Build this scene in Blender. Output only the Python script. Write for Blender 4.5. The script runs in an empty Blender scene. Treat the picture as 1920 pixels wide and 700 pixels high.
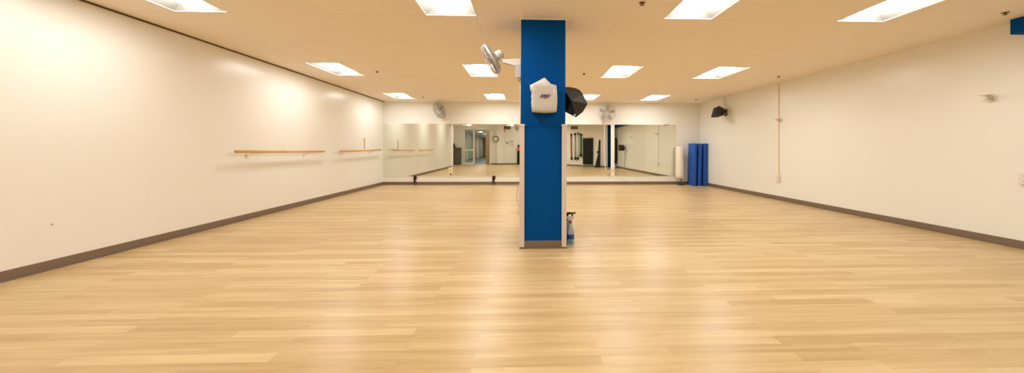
import bpy, bmesh, math, random
from math import sin, cos, radians, pi, sqrt
from mathutils import Vector, Matrix
random.seed(7)
SC = bpy.context.scene
COL = SC.collection
# ------------------------------------------------------------------ camera model (survey of the room)
F = 659.0; B = radians(2.0); R = radians(0.1); CX = 1005.0; CY = 279.4; EYE = 1.27; ZC = 2.93; YB = 12.5
LX = -4.93; RX = 6.38; YREAR = -3.7

def at(px, py, **k):
    u = (px-CX)/F; v = (CY-py)/F
    u, v = u*cos(R)-v*sin(R), v*cos(R)+u*sin(R)
    d = (sin(B)+u*cos(B), cos(B)-u*sin(B), v)
    (n, val), = k.items()
    i = 'XYZ'.index(n); t = (val-(0, 0, EYE)[i])/d[i]
    return Vector((d[0]*t, d[1]*t, EYE+d[2]*t))

def refl(px, py, **k):                      # place of something seen in the mirrors
    if 'Y' in k: k['Y'] = 2*YB-k['Y']
    p = at(px, py, **k)
    return Vector((p.x, 2*YB-p.y, p.z))

# ------------------------------------------------------------------ materials
def srgb(r, g, b):
    f = lambda c: (c/255/12.92) if c/255 <= .04045 else ((c/255+.055)/1.055)**2.4
    return (f(r), f(g), f(b), 1)

def new_mat(name):
    m = bpy.data.materials.new(name); m.use_nodes = True
    nt = m.node_tree; b = nt.nodes['Principled BSDF']
    return m, nt, b

def mat(name, col, rough=.5, metal=0, spec=.5, noise=None, bump=0, bscale=50, alpha=None, trans=0, coat=0, ior=None):
    m, nt, b = new_mat(name)
    b.inputs['Base Color'].default_value = col
    b.inputs['Roughness'].default_value = rough
    b.inputs['Metallic'].default_value = metal
    b.inputs['Specular IOR Level'].default_value = spec
    b.inputs['Transmission Weight'].default_value = trans
    b.inputs['Coat Weight'].default_value = coat
    if ior: b.inputs['IOR'].default_value = ior
    tc = nt.nodes.new('ShaderNodeTexCoord')
    if noise:
        n = nt.nodes.new('ShaderNodeTexNoise'); n.inputs['Scale'].default_value = noise[0]; n.inputs['Detail'].default_value = 4
        nt.links.new(tc.outputs['Object'], n.inputs['Vector'])
        mr = nt.nodes.new('ShaderNodeMapRange'); mr.inputs['To Min'].default_value = 1-noise[1]; mr.inputs['To Max'].default_value = 1+noise[1]
        nt.links.new(n.outputs['Fac'], mr.inputs['Value'])
        vm = nt.nodes.new('ShaderNodeVectorMath'); vm.operation = 'SCALE'; vm.inputs[0].default_value = col[:3]
        nt.links.new(mr.outputs['Result'], vm.inputs['Scale']); nt.links.new(vm.outputs['Vector'], b.inputs['Base Color'])
    if bump:
        n2 = nt.nodes.new('ShaderNodeTexNoise'); n2.inputs['Scale'].default_value = bscale; n2.inputs['Detail'].default_value = 3
        nt.links.new(tc.outputs['Object'], n2.inputs['Vector'])
        bp = nt.nodes.new('ShaderNodeBump'); bp.inputs['Strength'].default_value = bump; bp.inputs['Distance'].default_value = .01
        nt.links.new(n2.outputs['Fac'], bp.inputs['Height']); nt.links.new(bp.outputs['Normal'], b.inputs['Normal'])
    return m

def emis(name, col, strength):
    m, nt, b = new_mat(name)
    b.inputs['Base Color'].default_value = (.8, .8, .8, 1)
    b.inputs['Emission Color'].default_value = col
    b.inputs['Emission Strength'].default_value = strength
    return m

WALLC = (.855, .838, .785, 1)
M = {}
M['wall'] = mat('cream_wall_paint', WALLC, .27, spec=.42, noise=(.7, .012), bump=.03, bscale=30)
M['wall_flat'] = mat('cream_wall_paint_flat', WALLC, .6, spec=.3, noise=(.7, .012), bump=.03, bscale=30)
M['white'] = mat('white_plastic', srgb(232, 222, 210), .35, noise=(6, .02))
M['warmwhite'] = mat('ivory_plastic', srgb(236, 222, 170), .4, noise=(6, .02))
M['gloss_white'] = mat('glossy_white_plastic', srgb(206, 200, 194), .16, noise=(5, .02), coat=.3)
M['guard'] = mat('bone_corner_guard', srgb(220, 206, 196), .45, noise=(4, .02))
M['base'] = mat('taupe_vinyl_base', srgb(122, 104, 86), .4, noise=(3, .05))
M['blue'] = mat('blue_wall_paint', (.0002, .071, .29, 1), .6, spec=.06, noise=(2, .03), bump=.03, bscale=40)
M['frame'] = mat('white_enamel', (.86, .83, .77, 1), .35, noise=(4, .01))
M['black'] = mat('black_plastic', (.015, .012, .010, 1), .45, spec=.3, noise=(20, .1), bump=.1, bscale=200)
M['blackcab'] = mat('black_speaker_cabinet', (.036, .028, .025, 1), .5, spec=.3, noise=(20, .1), bump=.15, bscale=240)
M['grille'] = mat('speaker_grille', (.02, .016, .014, 1), .6, bump=.4, bscale=400)
M['dark'] = mat('charcoal_vinyl', (.014, .014, .011, 1), .6, spec=.2, noise=(8, .1))
M['mat_blue'] = mat('royal_blue_vinyl', (.028, .112, .48, 1), .45, spec=.2, noise=(5, .06), bump=.12, bscale=18)
M['mat_blue_edge'] = mat('royal_blue_vinyl_seam', (.01, .04, .2, 1), .45, spec=.25, noise=(5, .06))
M['steel'] = mat('brushed_steel', (.62, .58, .52, 1), .3, metal=.9, noise=(20, .04))
M['wire'] = mat('chromed_fan_wire', (.62, .58, .53, 1), .35, metal=.35, noise=(20, .04))
M['blade'] = mat('smoke_grey_blade', srgb(172, 154, 134), .4, noise=(9, .03))
M['hub'] = mat('taupe_fan_hub', srgb(120, 100, 82), .45, noise=(9, .03))
M['wood'] = mat('oiled_oak_rail', srgb(222, 172, 108), .4, noise=(16, .10))
M['purple'] = mat('purple_print', srgb(70, 48, 128), .5, noise=(20, .03))
M['grey'] = mat('grey_cabinet', srgb(96, 92, 84), .5, noise=(4, .05))
M['duct'] = mat('vent_grey', srgb(112, 96, 78), .6, noise=(20, .05))
M['red'] = mat('red_rubber', srgb(196, 60, 40), .5, noise=(8, .05))
M['redp'] = mat('red_plastic', srgb(205, 40, 30), .35, noise=(8, .05))
M['green'] = mat('green_rubber', srgb(40, 120, 60), .5, noise=(8, .05))
M['greyrub'] = mat('grey_rubber', srgb(176, 176, 172), .5, noise=(8, .05))
M['clear'] = mat('clear_white_rubber', srgb(225, 222, 212), .4, noise=(8, .03))
M['orange'] = mat('orange_fabric', srgb(224, 120, 70), .6, noise=(8, .05))
M['tan'] = mat('tan_door_wood', srgb(196, 160, 112), .45, noise=(6, .06))
M['fluff'] = mat('white_fabric_cover', srgb(236, 226, 214), .8, noise=(6, .03), bump=.4, bscale=14)
M['liquid'] = mat('blue_cleaner', srgb(160, 192, 216), .15, noise=(6, .05), trans=.35)
M['bottle'] = mat('translucent_bottle', srgb(206, 214, 214), .2, noise=(6, .02), trans=.45)
M['cyan'] = mat('pale_cyan_bottle', srgb(110, 190, 205), .2, noise=(6, .02), trans=.4)
M['label'] = mat('blue_bottle_label', srgb(58, 104, 196), .4, noise=(12, .04))
M['corridor'] = mat('grey_blue_vinyl_floor', srgb(120, 128, 132), .4, noise=(3, .05))
M['frost'] = mat('pale_glass_film', srgb(206, 202, 190), .25, noise=(2, .02))
M['lens'] = emis('lit_fluorescent_diffuser', (.985, 1, .985, 1), 32)
M['lens_left'] = emis('lit_dimmed_fluorescent_diffuser', (1, .985, .97, 1), 26)  # leftmost lights dimmed so their pools on the left wall clip less
M['lens_rear'] = emis('added_rear_diffuser', (1, 1, .96, 1), 16)
M['pan'] = mat('darkened_white_reflector', (.30, .285, .25, 1), .5, noise=(4, .01))  # white pan darkened in its colour so the sides look shaded
M['lens_corr'] = emis('lit_corridor_diffuser', (1, .98, .90, 1), 38)
M['conduit'] = mat('cream_conduit', srgb(222, 200, 168), .5, noise=(4, .01))
M['gap'] = mat('painted_shadow_gap', srgb(96, 70, 44), .7, noise=(8, .05))  # brown that stands for the shade in the gap under the ceiling
M['face'] = mat('clock_face_paper', srgb(235, 230, 218), .5, noise=(8, .01))

def mirror_mat():
    m, nt, b = new_mat('silvered_mirror')
    b.inputs['Base Color'].default_value = (.84, .86, .78, 1); b.inputs['Metallic'].default_value = 1; b.inputs['Roughness'].default_value = .004
    return m
M['mirror'] = mirror_mat()

def glass_mat():
    m, nt, b = new_mat('clear_door_glass')
    b.inputs['Base Color'].default_value = (.94, .95, .92, 1); b.inputs['Roughness'].default_value = .02
    b.inputs['Transmission Weight'].default_value = 1; b.inputs['IOR'].default_value = 1.1
    return m
M['glass'] = glass_mat()

def floor_mat():
    m, nt, b = new_mat('light_oak_strip_floor')
    N = nt.nodes.new; L = nt.links.new
    tc = N('ShaderNodeTexCoord')
    def brick(wid, row, off, c1, c2, mortar, shift):
        mp = N('ShaderNodeMapping'); mp.inputs['Location'].default_value = shift; L(tc.outputs['Object'], mp.inputs['Vector'])
        br = N('ShaderNodeTexBrick'); br.inputs['Scale'].default_value = 1; br.inputs['Brick Width'].default_value = wid
        br.inputs['Row Height'].default_value = row; br.inputs['Mortar Size'].default_value = mortar; br.inputs['Mortar Smooth'].default_value = .3
        br.inputs['Bias'].default_value = 0; br.offset = off; br.offset_frequency = 2
        br.inputs['Color1'].default_value = c1; br.inputs['Color2'].default_value = c2; br.inputs['Mortar'].default_value = ((c1[0]+c2[0])/2, )*3+(1,)
        L(mp.outputs['Vector'], br.inputs['Vector']); return br
    # per-strip tone
    b1 = brick(1.22, .094, .37, (0, 0, 0, 1), (1, 1, 1, 1), .0, (0.3, .02, 0))
    b2 = brick(.61, .0313, .43, (0, 0, 0, 1), (1, 1, 1, 1), .0, (.11, .02, 0))
    # stretched grain
    mg = N('ShaderNodeMapping'); mg.inputs['Scale'].default_value = (1.3, 26, 1); L(tc.outputs['Object'], mg.inputs['Vector'])
    add = N('ShaderNodeVectorMath'); add.operation = 'ADD'; L(mg.outputs['Vector'], add.inputs[0])
    sc = N('ShaderNodeVectorMath'); sc.operation = 'SCALE'; sc.inputs['Scale'].default_value = 7.0
    L(b1.outputs['Color'], sc.inputs[0]); L(sc.outputs['Vector'], add.inputs[1])
    g = N('ShaderNodeTexNoise'); g.inputs['Scale'].default_value = 1.0; g.inputs['Detail'].default_value = 6; g.inputs['Roughness'].default_value = .6; g.inputs['Distortion'].default_value = .4
    L(add.outputs['Vector'], g.inputs['Vector'])
    r2 = N('ShaderNodeMapping'); r2.inputs['Scale'].default_value = (.5, 6, 1); L(tc.outputs['Object'], r2.inputs['Vector'])
    g2 = N('ShaderNodeTexNoise'); g2.inputs['Scale'].default_value = 1; g2.inputs['Detail'].default_value = 3; L(r2.outputs['Vector'], g2.inputs['Vector'])
    def m_(op, a, bb):
        n = N('ShaderNodeMath'); n.operation = op
        for i, x in enumerate((a, bb)):
            if isinstance(x, (int, float)): n.inputs[i].default_value = x
            else: L(x, n.inputs[i])
        return n.outputs[0]
    t = m_('MULTIPLY', b1.outputs['Color'], .30)
    t = m_('ADD', t, m_('MULTIPLY', b2.outputs['Color'], .12))
    t = m_('ADD', t, m_('MULTIPLY', g.outputs['Fac'], .62))
    t = m_('ADD', t, m_('MULTIPLY', g2.outputs['Fac'], .22))
    cr = N('ShaderNodeValToRGB'); cr.color_ramp.elements[0].position = .28; cr.color_ramp.elements[1].position = .95
    cr.color_ramp.elements[0].color = (.43, .272, .112, 1); cr.color_ramp.elements[1].color = (.72, .55, .30, 1)
    e = cr.color_ramp.elements.new(.6); e.color = (.565, .392, .182, 1)
    L(t, cr.inputs['Fac'])
    # fine joint lines
    jb = brick(1.22, .094, .37, (1, 1, 1, 1), (1, 1, 1, 1), .0011, (0.3, .02, 0)); jb.inputs['Mortar'].default_value = (.72, .66, .6, 1)
    mx = N('ShaderNodeMix'); mx.data_type = 'RGBA'; mx.blend_type = 'MULTIPLY'; mx.inputs['Factor'].default_value = .8
    L(cr.outputs['Color'], mx.inputs[6]); L(jb.outputs['Color'], mx.inputs[7]); L(mx.outputs[2], b.inputs['Base Color'])
    rr = N('ShaderNodeMapRange'); rr.inputs['To Min'].default_value = .27; rr.inputs['To Max'].default_value = .40
    L(g2.outputs['Fac'], rr.inputs['Value']); L(rr.outputs['Result'], b.inputs['Roughness'])
    b.inputs['Specular IOR Level'].default_value = .5
    bp = N('ShaderNodeBump'); bp.inputs['Strength'].default_value = .05; bp.inputs['Distance'].default_value = .004
    L(g.outputs['Fac'], bp.inputs['Height']); L(bp.outputs['Normal'], b.inputs['Normal'])
    return m
M['floor'] = floor_mat()

def ceiling_mat():
    m, nt, b = new_mat('acoustic_ceiling_tile')
    N = nt.nodes.new; L = nt.links.new
    tc = N('ShaderNodeTexCoord'); mp = N('ShaderNodeMapping'); mp.inputs['Location'].default_value = (4.23, -4.42+1.228*10, 0)
    L(tc.outputs['Object'], mp.inputs['Vector'])
    br = N('ShaderNodeTexBrick'); br.offset = 0; br.inputs['Scale'].default_value = 1
    br.inputs['Brick Width'].default_value = .605; br.inputs['Row Height'].default_value = 1.228
    br.inputs['Mortar Size'].default_value = .0035; br.inputs['Mortar Smooth'].default_value = .5
    br.inputs['Color1'].default_value = (.905, .82, .715, 1); br.inputs['Color2'].default_value = (.93, .845, .735, 1); br.inputs['Mortar'].default_value = (.70, .58, .44, 1)
    L(mp.outputs['Vector'], br.inputs['Vector'])
    # seams show only here and there: the lay-in panels meet tightly
    n = N('ShaderNodeTexNoise'); n.inputs['Scale'].default_value = .9; n.inputs['Detail'].default_value = 2; L(tc.outputs['Object'], n.inputs['Vector'])
    mr = N('ShaderNodeMapRange'); mr.inputs['From Min'].default_value = .42; mr.inputs['From Max'].default_value = .62; L(n.outputs['Fac'], mr.inputs['Value'])
    mx = N('ShaderNodeMix'); mx.data_type = 'RGBA'; L(mr.outputs['Result'], mx.inputs['Factor'])
    mx.inputs[6].default_value = (.918, .833, .725, 1); L(br.outputs['Color'], mx.inputs[7]); L(mx.outputs[2], b.inputs['Base Color'])
    n2 = N('ShaderNodeTexNoise'); n2.inputs['Scale'].default_value = 120; L(tc.outputs['Object'], n2.inputs['Vector'])
    bp = N('ShaderNodeBump'); bp.inputs['Strength'].default_value = .15; bp.inputs['Distance'].default_value = .003
    L(n2.outputs['Fac'], bp.inputs['Height']); L(bp.outputs['Normal'], b.inputs['Normal'])
    b.inputs['Roughness'].default_value = .85; b.inputs['Specular IOR Level'].default_value = .2
    return m
M['ceil'] = ceiling_mat()

# ------------------------------------------------------------------ mesh helpers
def crumple(mb, amp, seed=3):
    rnd = random.Random(seed)
    bmesh.ops.triangulate(mb.bm, faces=mb.bm.faces)
    bmesh.ops.subdivide_edges(mb.bm, edges=mb.bm.edges, cuts=2, use_grid_fill=True)
    for v in mb.bm.verts: v.co += Vector((rnd.uniform(-amp, amp), rnd.uniform(-amp, amp), rnd.uniform(-amp, amp)))
    return mb
class MB:
    def __init__(s): s.bm = bmesh.new()
    def box(s, x0, x1, y0, y1, z0, z1, bevel=0, mx=None, seg=2):
        r = bmesh.ops.create_cube(s.bm, size=1)
        vs = r['verts']
        for v in vs:
            v.co = Vector(((x0+x1)/2+v.co.x*(x1-x0), (y0+y1)/2+v.co.y*(y1-y0), (z0+z1)/2+v.co.z*(z1-z0)))
        if bevel:
            es = list({e for v in vs for e in v.link_edges})
            rb = bmesh.ops.bevel(s.bm, geom=es, offset=bevel, segments=seg, affect='EDGES', profile=.5)
            vs = list({v for f in rb['faces'] for v in f.verts} | {v for v in vs if v.is_valid})
        if mx is not None: bmesh.ops.transform(s.bm, matrix=mx, verts=[v for v in vs if v.is_valid])
        return s
    def tube(s, pts, r, n=10, cap=True, closed=False):
        pts = [Vector(p) for p in pts]; rings = []
        rs = r if isinstance(r, (list, tuple)) else [r]*len(pts)
        up = None
        for i, p in enumerate(pts):
            a = pts[i-1] if (i > 0 or closed) else p
            c = pts[(i+1) % len(pts)] if (i < len(pts)-1 or closed) else p
            t = (c-a).normalized()
            if up is None:
                up = t.orthogonal().normalized()
            else:
                up = (up-t*up.dot(t))
                up = up.normalized() if up.length > 1e-6 else t.orthogonal().normalized()
            w = t.cross(up)
            rings.append([s.bm.verts.new(p+(up*cos(2*pi*k/n)+w*sin(2*pi*k/n))*rs[i]) for k in range(n)])
        m = len(rings)
        for i in range(m if closed else m-1):
            A, Bq = rings[i], rings[(i+1) % m]
            for k in range(n):
                s.bm.faces.new((A[k], A[(k+1) % n], Bq[(k+1) % n], Bq[k])).smooth = True
        if cap and not closed:
            s.bm.faces.new(rings[0][::-1]); s.bm.faces.new(rings[-1])
        return s
    def ring(s, c, nrm, R_, r, seg=40, n=6):
        q = Vector(nrm).to_track_quat('Z', 'Y')
        return s.tube([Vector(c)+q @ Vector((R_*cos(2*pi*k/seg), R_*sin(2*pi*k/seg), 0)) for k in range(seg)], r, n, closed=True)
    def lathe(s, prof, n=32, c=(0, 0, 0), mx=None, capb=True, capt=True):
        rings = []
        for (r, z) in prof:
            ring = []
            for k in range(n):
                p = Vector((r*cos(2*pi*k/n), r*sin(2*pi*k/n), z))
                if mx is not None: p = mx @ p
                ring.append(s.bm.verts.new(p+Vector(c)))
            rings.append(ring)
        for i in range(len(rings)-1):
            for k in range(n):
                s.bm.faces.new((rings[i][k], rings[i][(k+1) % n], rings[i+1][(k+1) % n], rings[i+1][k])).smooth = True
        if capb: s.bm.faces.new(rings[0][::-1])
        if capt: s.bm.faces.new(rings[-1])
        return s
    def prism(s, poly, axis, a, b, mx=None):
        def P(p, h):
            v = {'X': (h, p[0], p[1]), 'Y': (p[0], h, p[1]), 'Z': (p[0], p[1], h)}[axis]
            v = Vector(v)
            return mx @ v if mx is not None else v
        A = [s.bm.verts.new(P(p, a)) for p in poly]; Bq = [s.bm.verts.new(P(p, b)) for p in poly]
        s.bm.faces.new(A[::-1]); s.bm.faces.new(Bq)
        for i in range(len(poly)):
            j = (i+1) % len(poly); s.bm.faces.new((A[i], A[j], Bq[j], Bq[i]))
        return s
    def quad(s, *ps):
        s.bm.faces.new([s.bm.verts.new(Vector(p)) for p in ps]); return s
    def hull(s, pts, bevel=0):
        vs = [s.bm.verts.new(Vector(p)) for p in pts]
        r = bmesh.ops.convex_hull(s.bm, input=vs)
        bad = [g for g in r['geom_interior'] if isinstance(g, bmesh.types.BMVert)] + [g for g in r['geom_unused'] if isinstance(g, bmesh.types.BMVert)]
        if bad: bmesh.ops.delete(s.bm, geom=list(set(bad)), context='VERTS')
        bmesh.ops.dissolve_limit(s.bm, angle_limit=radians(3), verts=s.bm.verts, edges=s.bm.edges)
        if bevel: bmesh.ops.bevel(s.bm, geom=list(s.bm.edges), offset=bevel, segments=2, affect='EDGES', profile=.5)
        return s
    def xf(s, mx): bmesh.ops.transform(s.bm, matrix=mx, verts=s.bm.verts); return s
    def build(s, name, m, parent=None, kind=None, label=None, origin=None):
        bmesh.ops.recalc_face_normals(s.bm, faces=s.bm.faces)
        me = bpy.data.meshes.new(name)
        if origin is not None: bmesh.ops.translate(s.bm, vec=-Vector(origin), verts=s.bm.verts)
        s.bm.to_mesh(me); s.bm.free()
        me.materials.append(m)
        o = bpy.data.objects.new(name, me); COL.objects.link(o)
        if origin is not None: o.location = origin
        if parent is not None:
            o.parent = parent
            if parent.type == 'EMPTY' or parent.location.length > 0:   # meshes are given in world space when the parent has moved
                pass
        if kind: o['kind'] = kind
        if label: o['label'] = label
        return o

def thing(name, label, cat, loc=(0, 0, 0), rz=0, group=None):
    o = bpy.data.objects.new(name, None); o.empty_display_size = .1; COL.objects.link(o)
    o.location = loc; o.rotation_euler = (0, 0, rz); o['label'] = label; o['category'] = cat
    if group: o['group'] = group
    return o
def tag(o, label, cat, group=None):
    o['label'] = label; o['category'] = cat
    if group: o['group'] = group
    return o
def copy_tree(o, parent=None):
    c = o.copy(); COL.objects.link(c)
    if parent is not None: c.parent = parent
    for ch in list(o.children): copy_tree(ch, c)
    return c
def struct(name, mb, m, parent=None):
    return mb.build(name, m, parent, kind='structure')

# ------------------------------------------------------------------ room shell
def ceiling_sheet(xa, xb, ya, yb, z, holes, th=.03):
    xs = sorted({xa, xb, *[h[0] for h in holes], *[h[1] for h in holes]}); ys = sorted({ya, yb, *[h[2] for h in holes], *[h[3] for h in holes]})
    mb = MB(); V = {}
    def v(x, y):
        if (x, y) not in V: V[x, y] = mb.bm.verts.new((x, y, z))
        return V[x, y]
    for i in range(len(xs)-1):
        for j in range(len(ys)-1):
            cx, cy = (xs[i]+xs[i+1])/2, (ys[j]+ys[j+1])/2
            if any(h[0] < cx < h[1] and h[2] < cy < h[3] for h in holes): continue
            mb.bm.faces.new((v(xs[i], ys[j]), v(xs[i], ys[j+1]), v(xs[i+1], ys[j+1]), v(xs[i+1], ys[j])))
    r = bmesh.ops.extrude_face_region(mb.bm, geom=list(mb.bm.faces))
    bmesh.ops.translate(mb.bm, vec=(0, 0, th), verts=[g for g in r['geom'] if isinstance(g, bmesh.types.BMVert)])
    return mb

T = .15
OX0 = -6.7; PX, PY = 5.62, .62      # alcove's left end, rear-right pilaster
YBK = -.5                           # where the studio's tiled ceiling ends (behind the viewpoint)
ZR = 3.6                            # taller lobby zone behind
struct('floor', MB().box(OX0-.2, RX+T, YREAR-.1, YB+T, -.1, 0), M['floor'])
struct('wall_back', MB().box(LX-T, RX+T, YB, YB+T, 0, ZC+.02), M['wall_flat'])
struct('wall_left', MB().box(LX-T, LX, .18, YB, 0, ZC+.02), M['wall'])
struct('wall_right', MB().box(RX, RX+T, .3, YB, 0, ZR), M['wall'])
struct('wall_alcove', MB().box(OX0-T, OX0, YREAR, .18, 0, ZR).box(OX0, LX-T, .18-.001, .18+T, 0, ZR), M['wall_flat'])
# rear wall with door and sidelight openings
dz = 2.80
WX0, WX1, DX0, DX1 = -4.76, -4.10, -3.98, -2.77
rw_ = MB()
rw_.box(OX0, WX0-.08, YREAR-.1, YREAR, 0, ZR).box(WX0-.08, DX1+.08, YREAR-.1, YREAR, dz+.06, ZR).box(DX1+.08, 3.4, YREAR-.1, YREAR, 0, ZR)
rw_.box(DX1+.6, -1.62, YREAR, YREAR+.28, 0, ZR)
struct('wall_rear', rw_, M['wall_flat'])
# oblique rear right wall
A0 = Vector((3.287, -1.642)); A1 = Vector((5.70, 1.05)); AD = (A1-A0).normalized(); AN = Vector((-AD.y, AD.x))
def obl(px):
    p = at(px, 279.4, Y=25); d = Vector((p.x, p.y)).normalized()
    a0 = Vector((A0.x, 2*YB-A0.y)); a1 = Vector((A1.x, 2*YB-A1.y)); e = a1-a0
    den = d.x*e.y-d.y*e.x; t = (a0.x*e.y-a0.y*e.x)/den
    q = d*t; return Vector((q.x, 2*YB-q.y)), t
struct('wall_rear_right', MB().prism([A0, A1, A1-AN*.12, A0-AN*.12], 'Z', 0, ZR).box(A0.x, A0.x+.12, YREAR, A0.y, 0, ZR), M['wall_flat'])

# light positions: X centre, Y near, Y far
LXC = [(-4.23, -3.59), (-1.22, -.58), (1.76, 2.40), (3.95, 4.60)]
ROWS = [(-.43, .73), (3.25, 4.41), (6.93, 8.10), (10.63, 11.79)]
LXR = {(0, 0): (-4.23, -3.59)}
def light_rect(i, j):
    x0, x1 = LXC[i]; y0, y1 = ROWS[j]
    if i == 3 and j == 1: x0, x1 = 4.02, 4.66
    if i == 3 and j == 3: x0, x1 = 3.92, 4.52
    if i == 2 and j == 3: x0, x1 = 1.74, 2.34
    if i == 3 and j == 2: x0, x1 = 3.92, 4.58
    return x0, x1, y0, y1
# ceiling sheet with openings for the recessed lights
holes = [light_rect(i, j) for i in range(4) for j in range(4) if (i, j) != (3, 0)]
struct('ceiling', ceiling_sheet(LX-T, RX+T, YBK, YB+T, ZC, holes), M['ceil'])
rear_holes = [(-4.3, -3.7, -2.6, -1.4), (-.6, 0, -2.6, -1.4), (1.2, 1.8, -2.8, -1.6)]
struct('ceiling_rear', ceiling_sheet(OX0-T, RX+T, YREAR-.1, YBK+1.3, ZR, rear_holes), M['ceil'])
struct('wall_bulkhead', MB().box(LX-T, RX+T, YBK-.08, YBK, ZC, ZR), M['wall_flat'])
# shade of the perimeter gap as a dark strip, and baseboards
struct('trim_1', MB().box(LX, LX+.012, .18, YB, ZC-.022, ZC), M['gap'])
bh = .102
def basebd(name, x0, x1, y0, y1, toe):
    mb = MB().box(x0, x1, y0, y1, 0, bh, bevel=.002)
    tx, ty = toe
    mb.box(min(x0, x0+tx), max(x1, x1+tx), min(y0, y0+ty), max(y1, y1+ty), 0, .008)
    struct(name, mb, M['base'])
basebd('baseboard_left', LX, LX+.008, .18, YB, (.02, 0))
basebd('baseboard_back', LX, RX, YB-.008, YB, (0, -.02))
basebd('baseboard_right', RX-.008, RX, .3, YB, (-.02, 0))
struct('baseboard_rear', MB().box(DX1+.09, DX1+.6, YREAR, YREAR+.01, 0, bh).box(DX1+.6, -1.62, YREAR+.28, YREAR+.29, 0, bh).box(-1.62, 3.28, YREAR, YREAR+.01, 0, bh)
       .prism([A0+AN*.012, A1+AN*.012, A1, A0], 'Z', 0, bh), M['base'])

# blue soffit running back along the right wall + blue pilaster
sf = at(1895, 65, Y=4.27)
struct('trim_2', MB().box(6.20, RX, YBK, 4.27, sf.z, ZC-.001), M['blue'])
struct('column_rear', MB().box(5.74, RX, .05, .50, 0, ZR), M['blue'])

# door, sidelight and corridor behind
fm = MB()
for x in (WX0-.08, WX1, DX1): fm.box(x, x+.08 if x != WX1 else DX0, YREAR-.11, YREAR+.03, 0, dz+.06)
fm.box(WX0-.08, DX1+.08, YREAR-.11, YREAR+.03, dz, dz+.08)
w1 = struct('window_1', MB().box(WX0, WX1, YREAR-.06, YREAR-.05, .12, dz), M['glass'])
fr = fm.build('window_frame', M['frame'], w1)
MB().box(WX0, WX1, YREAR-.09, YREAR+.02, 0, .16).box(WX0, WX1, YREAR-.09, YREAR+.02, 1.12, 1.24).build('rail', M['frame'], w1)
d1 = struct('door_1', MB().prism([(DX1-.005, YREAR-.12), (DX1-.05, YREAR-.12), (DX1-.42, YREAR-1.02), (DX1-.375, YREAR-1.04)], 'Z', .01, dz-.02), M['tan'])
MB().tube([(DX1-.34, YREAR-.88, .98), (DX1-.43, YREAR-.86, .98), (DX1-.39, YREAR-.74, .98)], .012, 8).build('door_handle', M['steel'], d1)
cy0 = -31.0; CW = -6.1
struct('floor_corridor', MB().box(CW, -2.55, cy0, YREAR-.1, -.1, -.001), M['corridor'])
struct('wall_corridor_left', MB().box(CW-.1, CW, cy0, YREAR-.1, 0, 2.95), M['frost'])
struct('wall_corridor_right', MB().box(-2.55, -2.45, cy0, YREAR-.1, 0, 2.95), M['wall_flat'])
struct('wall_corridor_end', MB().box(CW, -2.55, cy0-.1, cy0, 0, 2.95), M['wall_flat'])
ch_ = [(-4.6, -4.0, y-.6, y+.6) for y in (-5.6, -10.0, -15.0, -20.0, -25.5)]
struct('ceiling_corridor', ceiling_sheet(CW-.1, -2.45, cy0, YREAR-.1, 2.94, ch_), M['ceil'])
struct('baseboard_corridor', MB().box(CW, CW+.02, cy0, YREAR-.1, 0, .14), M['base'])
for k, y in enumerate((-21.7, -12.5, -8.0)): struct('trim_%d' % (8+k), MB().box(CW, CW+.16, y-.4, y+.4, 0, 2.9), M['frame'])
for k, (ya, yb_) in enumerate(((-20.4, -18.0), (-30.0, -27.0))):
    dd = struct('door_%d' % (2+k), MB().box(CW, CW+.05, ya, yb_, .02, 2.75), M['tan'])
    MB().tube([(CW+.05, ya+.2, 1.0), (CW+.12, ya+.2, 1.0), (CW+.12, ya+.34, 1.0)], .015, 8).build('door_handle', M['steel'], dd)

# ------------------------------------------------------------------ recessed ceiling lights
def make_light(w, l, lensmat):
    root = bpy.data.objects.new('ceiling_light', None); COL.objects.link(root)
    x, y = w/2, l/2
    MB_ = MB()
    for a in ((-x-.004, -x+.014, -y, y), (x-.014, x+.004, -y, y), (-x, x, -y-.004, -y+.014), (-x, x, y-.014, y+.004)):
        MB_.box(a[0], a[1], a[2], a[3], -.004, .004)
    MB_.build('frame', M['frame'], root)
    p = MB(); xi, yi, h = x-.010, y-.010, .10
    xt, yt = x*.55, y*.86
    lo = [(-xi, -yi, 0), (xi, -yi, 0), (xi, yi, 0), (-xi, yi, 0)]; hi = [(-xt, -yt, h), (xt, -yt, h), (xt, yt, h), (-xt, yt, h)]
    for k in range(4):
        p.quad(lo[k], lo[(k+1) % 4], hi[(k+1) % 4], hi[k])
    p.quad(*hi)
    p.box(-x-.003, x+.003, -y-.003, y+.003, h+.002, h+.012)
    p.build('reflector', M['pan'], root)
    n1, n2 = 10, 22; q = MB(); W, Lh = x*.50, y*.90; G = []
    for i in range(n1+1):
        row = []
        for j in range(n2+1):
            a = -1+2*i/n1; b = -1+2*j/n2
            yy = b*Lh
            e = max(0, (abs(yy)-(Lh-W))/W)
            wid = W*sqrt(max(0, 1-e*e*.75))
            xx = a*wid
            d = sqrt(max(0, 1-a*a))*sqrt(max(0, 1-(e**2)*.98))
            row.append(q.bm.verts.new((xx, yy, h-.004-.082*d)))
        G.append(row)
    for i in range(n1):
        for j in range(n2):
            q.bm.faces.new((G[i][j], G[i+1][j], G[i+1][j+1], G[i][j+1])).smooth = True
    q.build('diffuser', lensmat, root)
    return root
proto = make_light(.64, 1.16, M['lens'])
colw = ['leftmost', 'second from left', 'second from right', 'rightmost']
rown = {1: 'nearest row at the picture top', 2: 'middle row', 3: 'far row by the back wall'}
first = True
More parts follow.
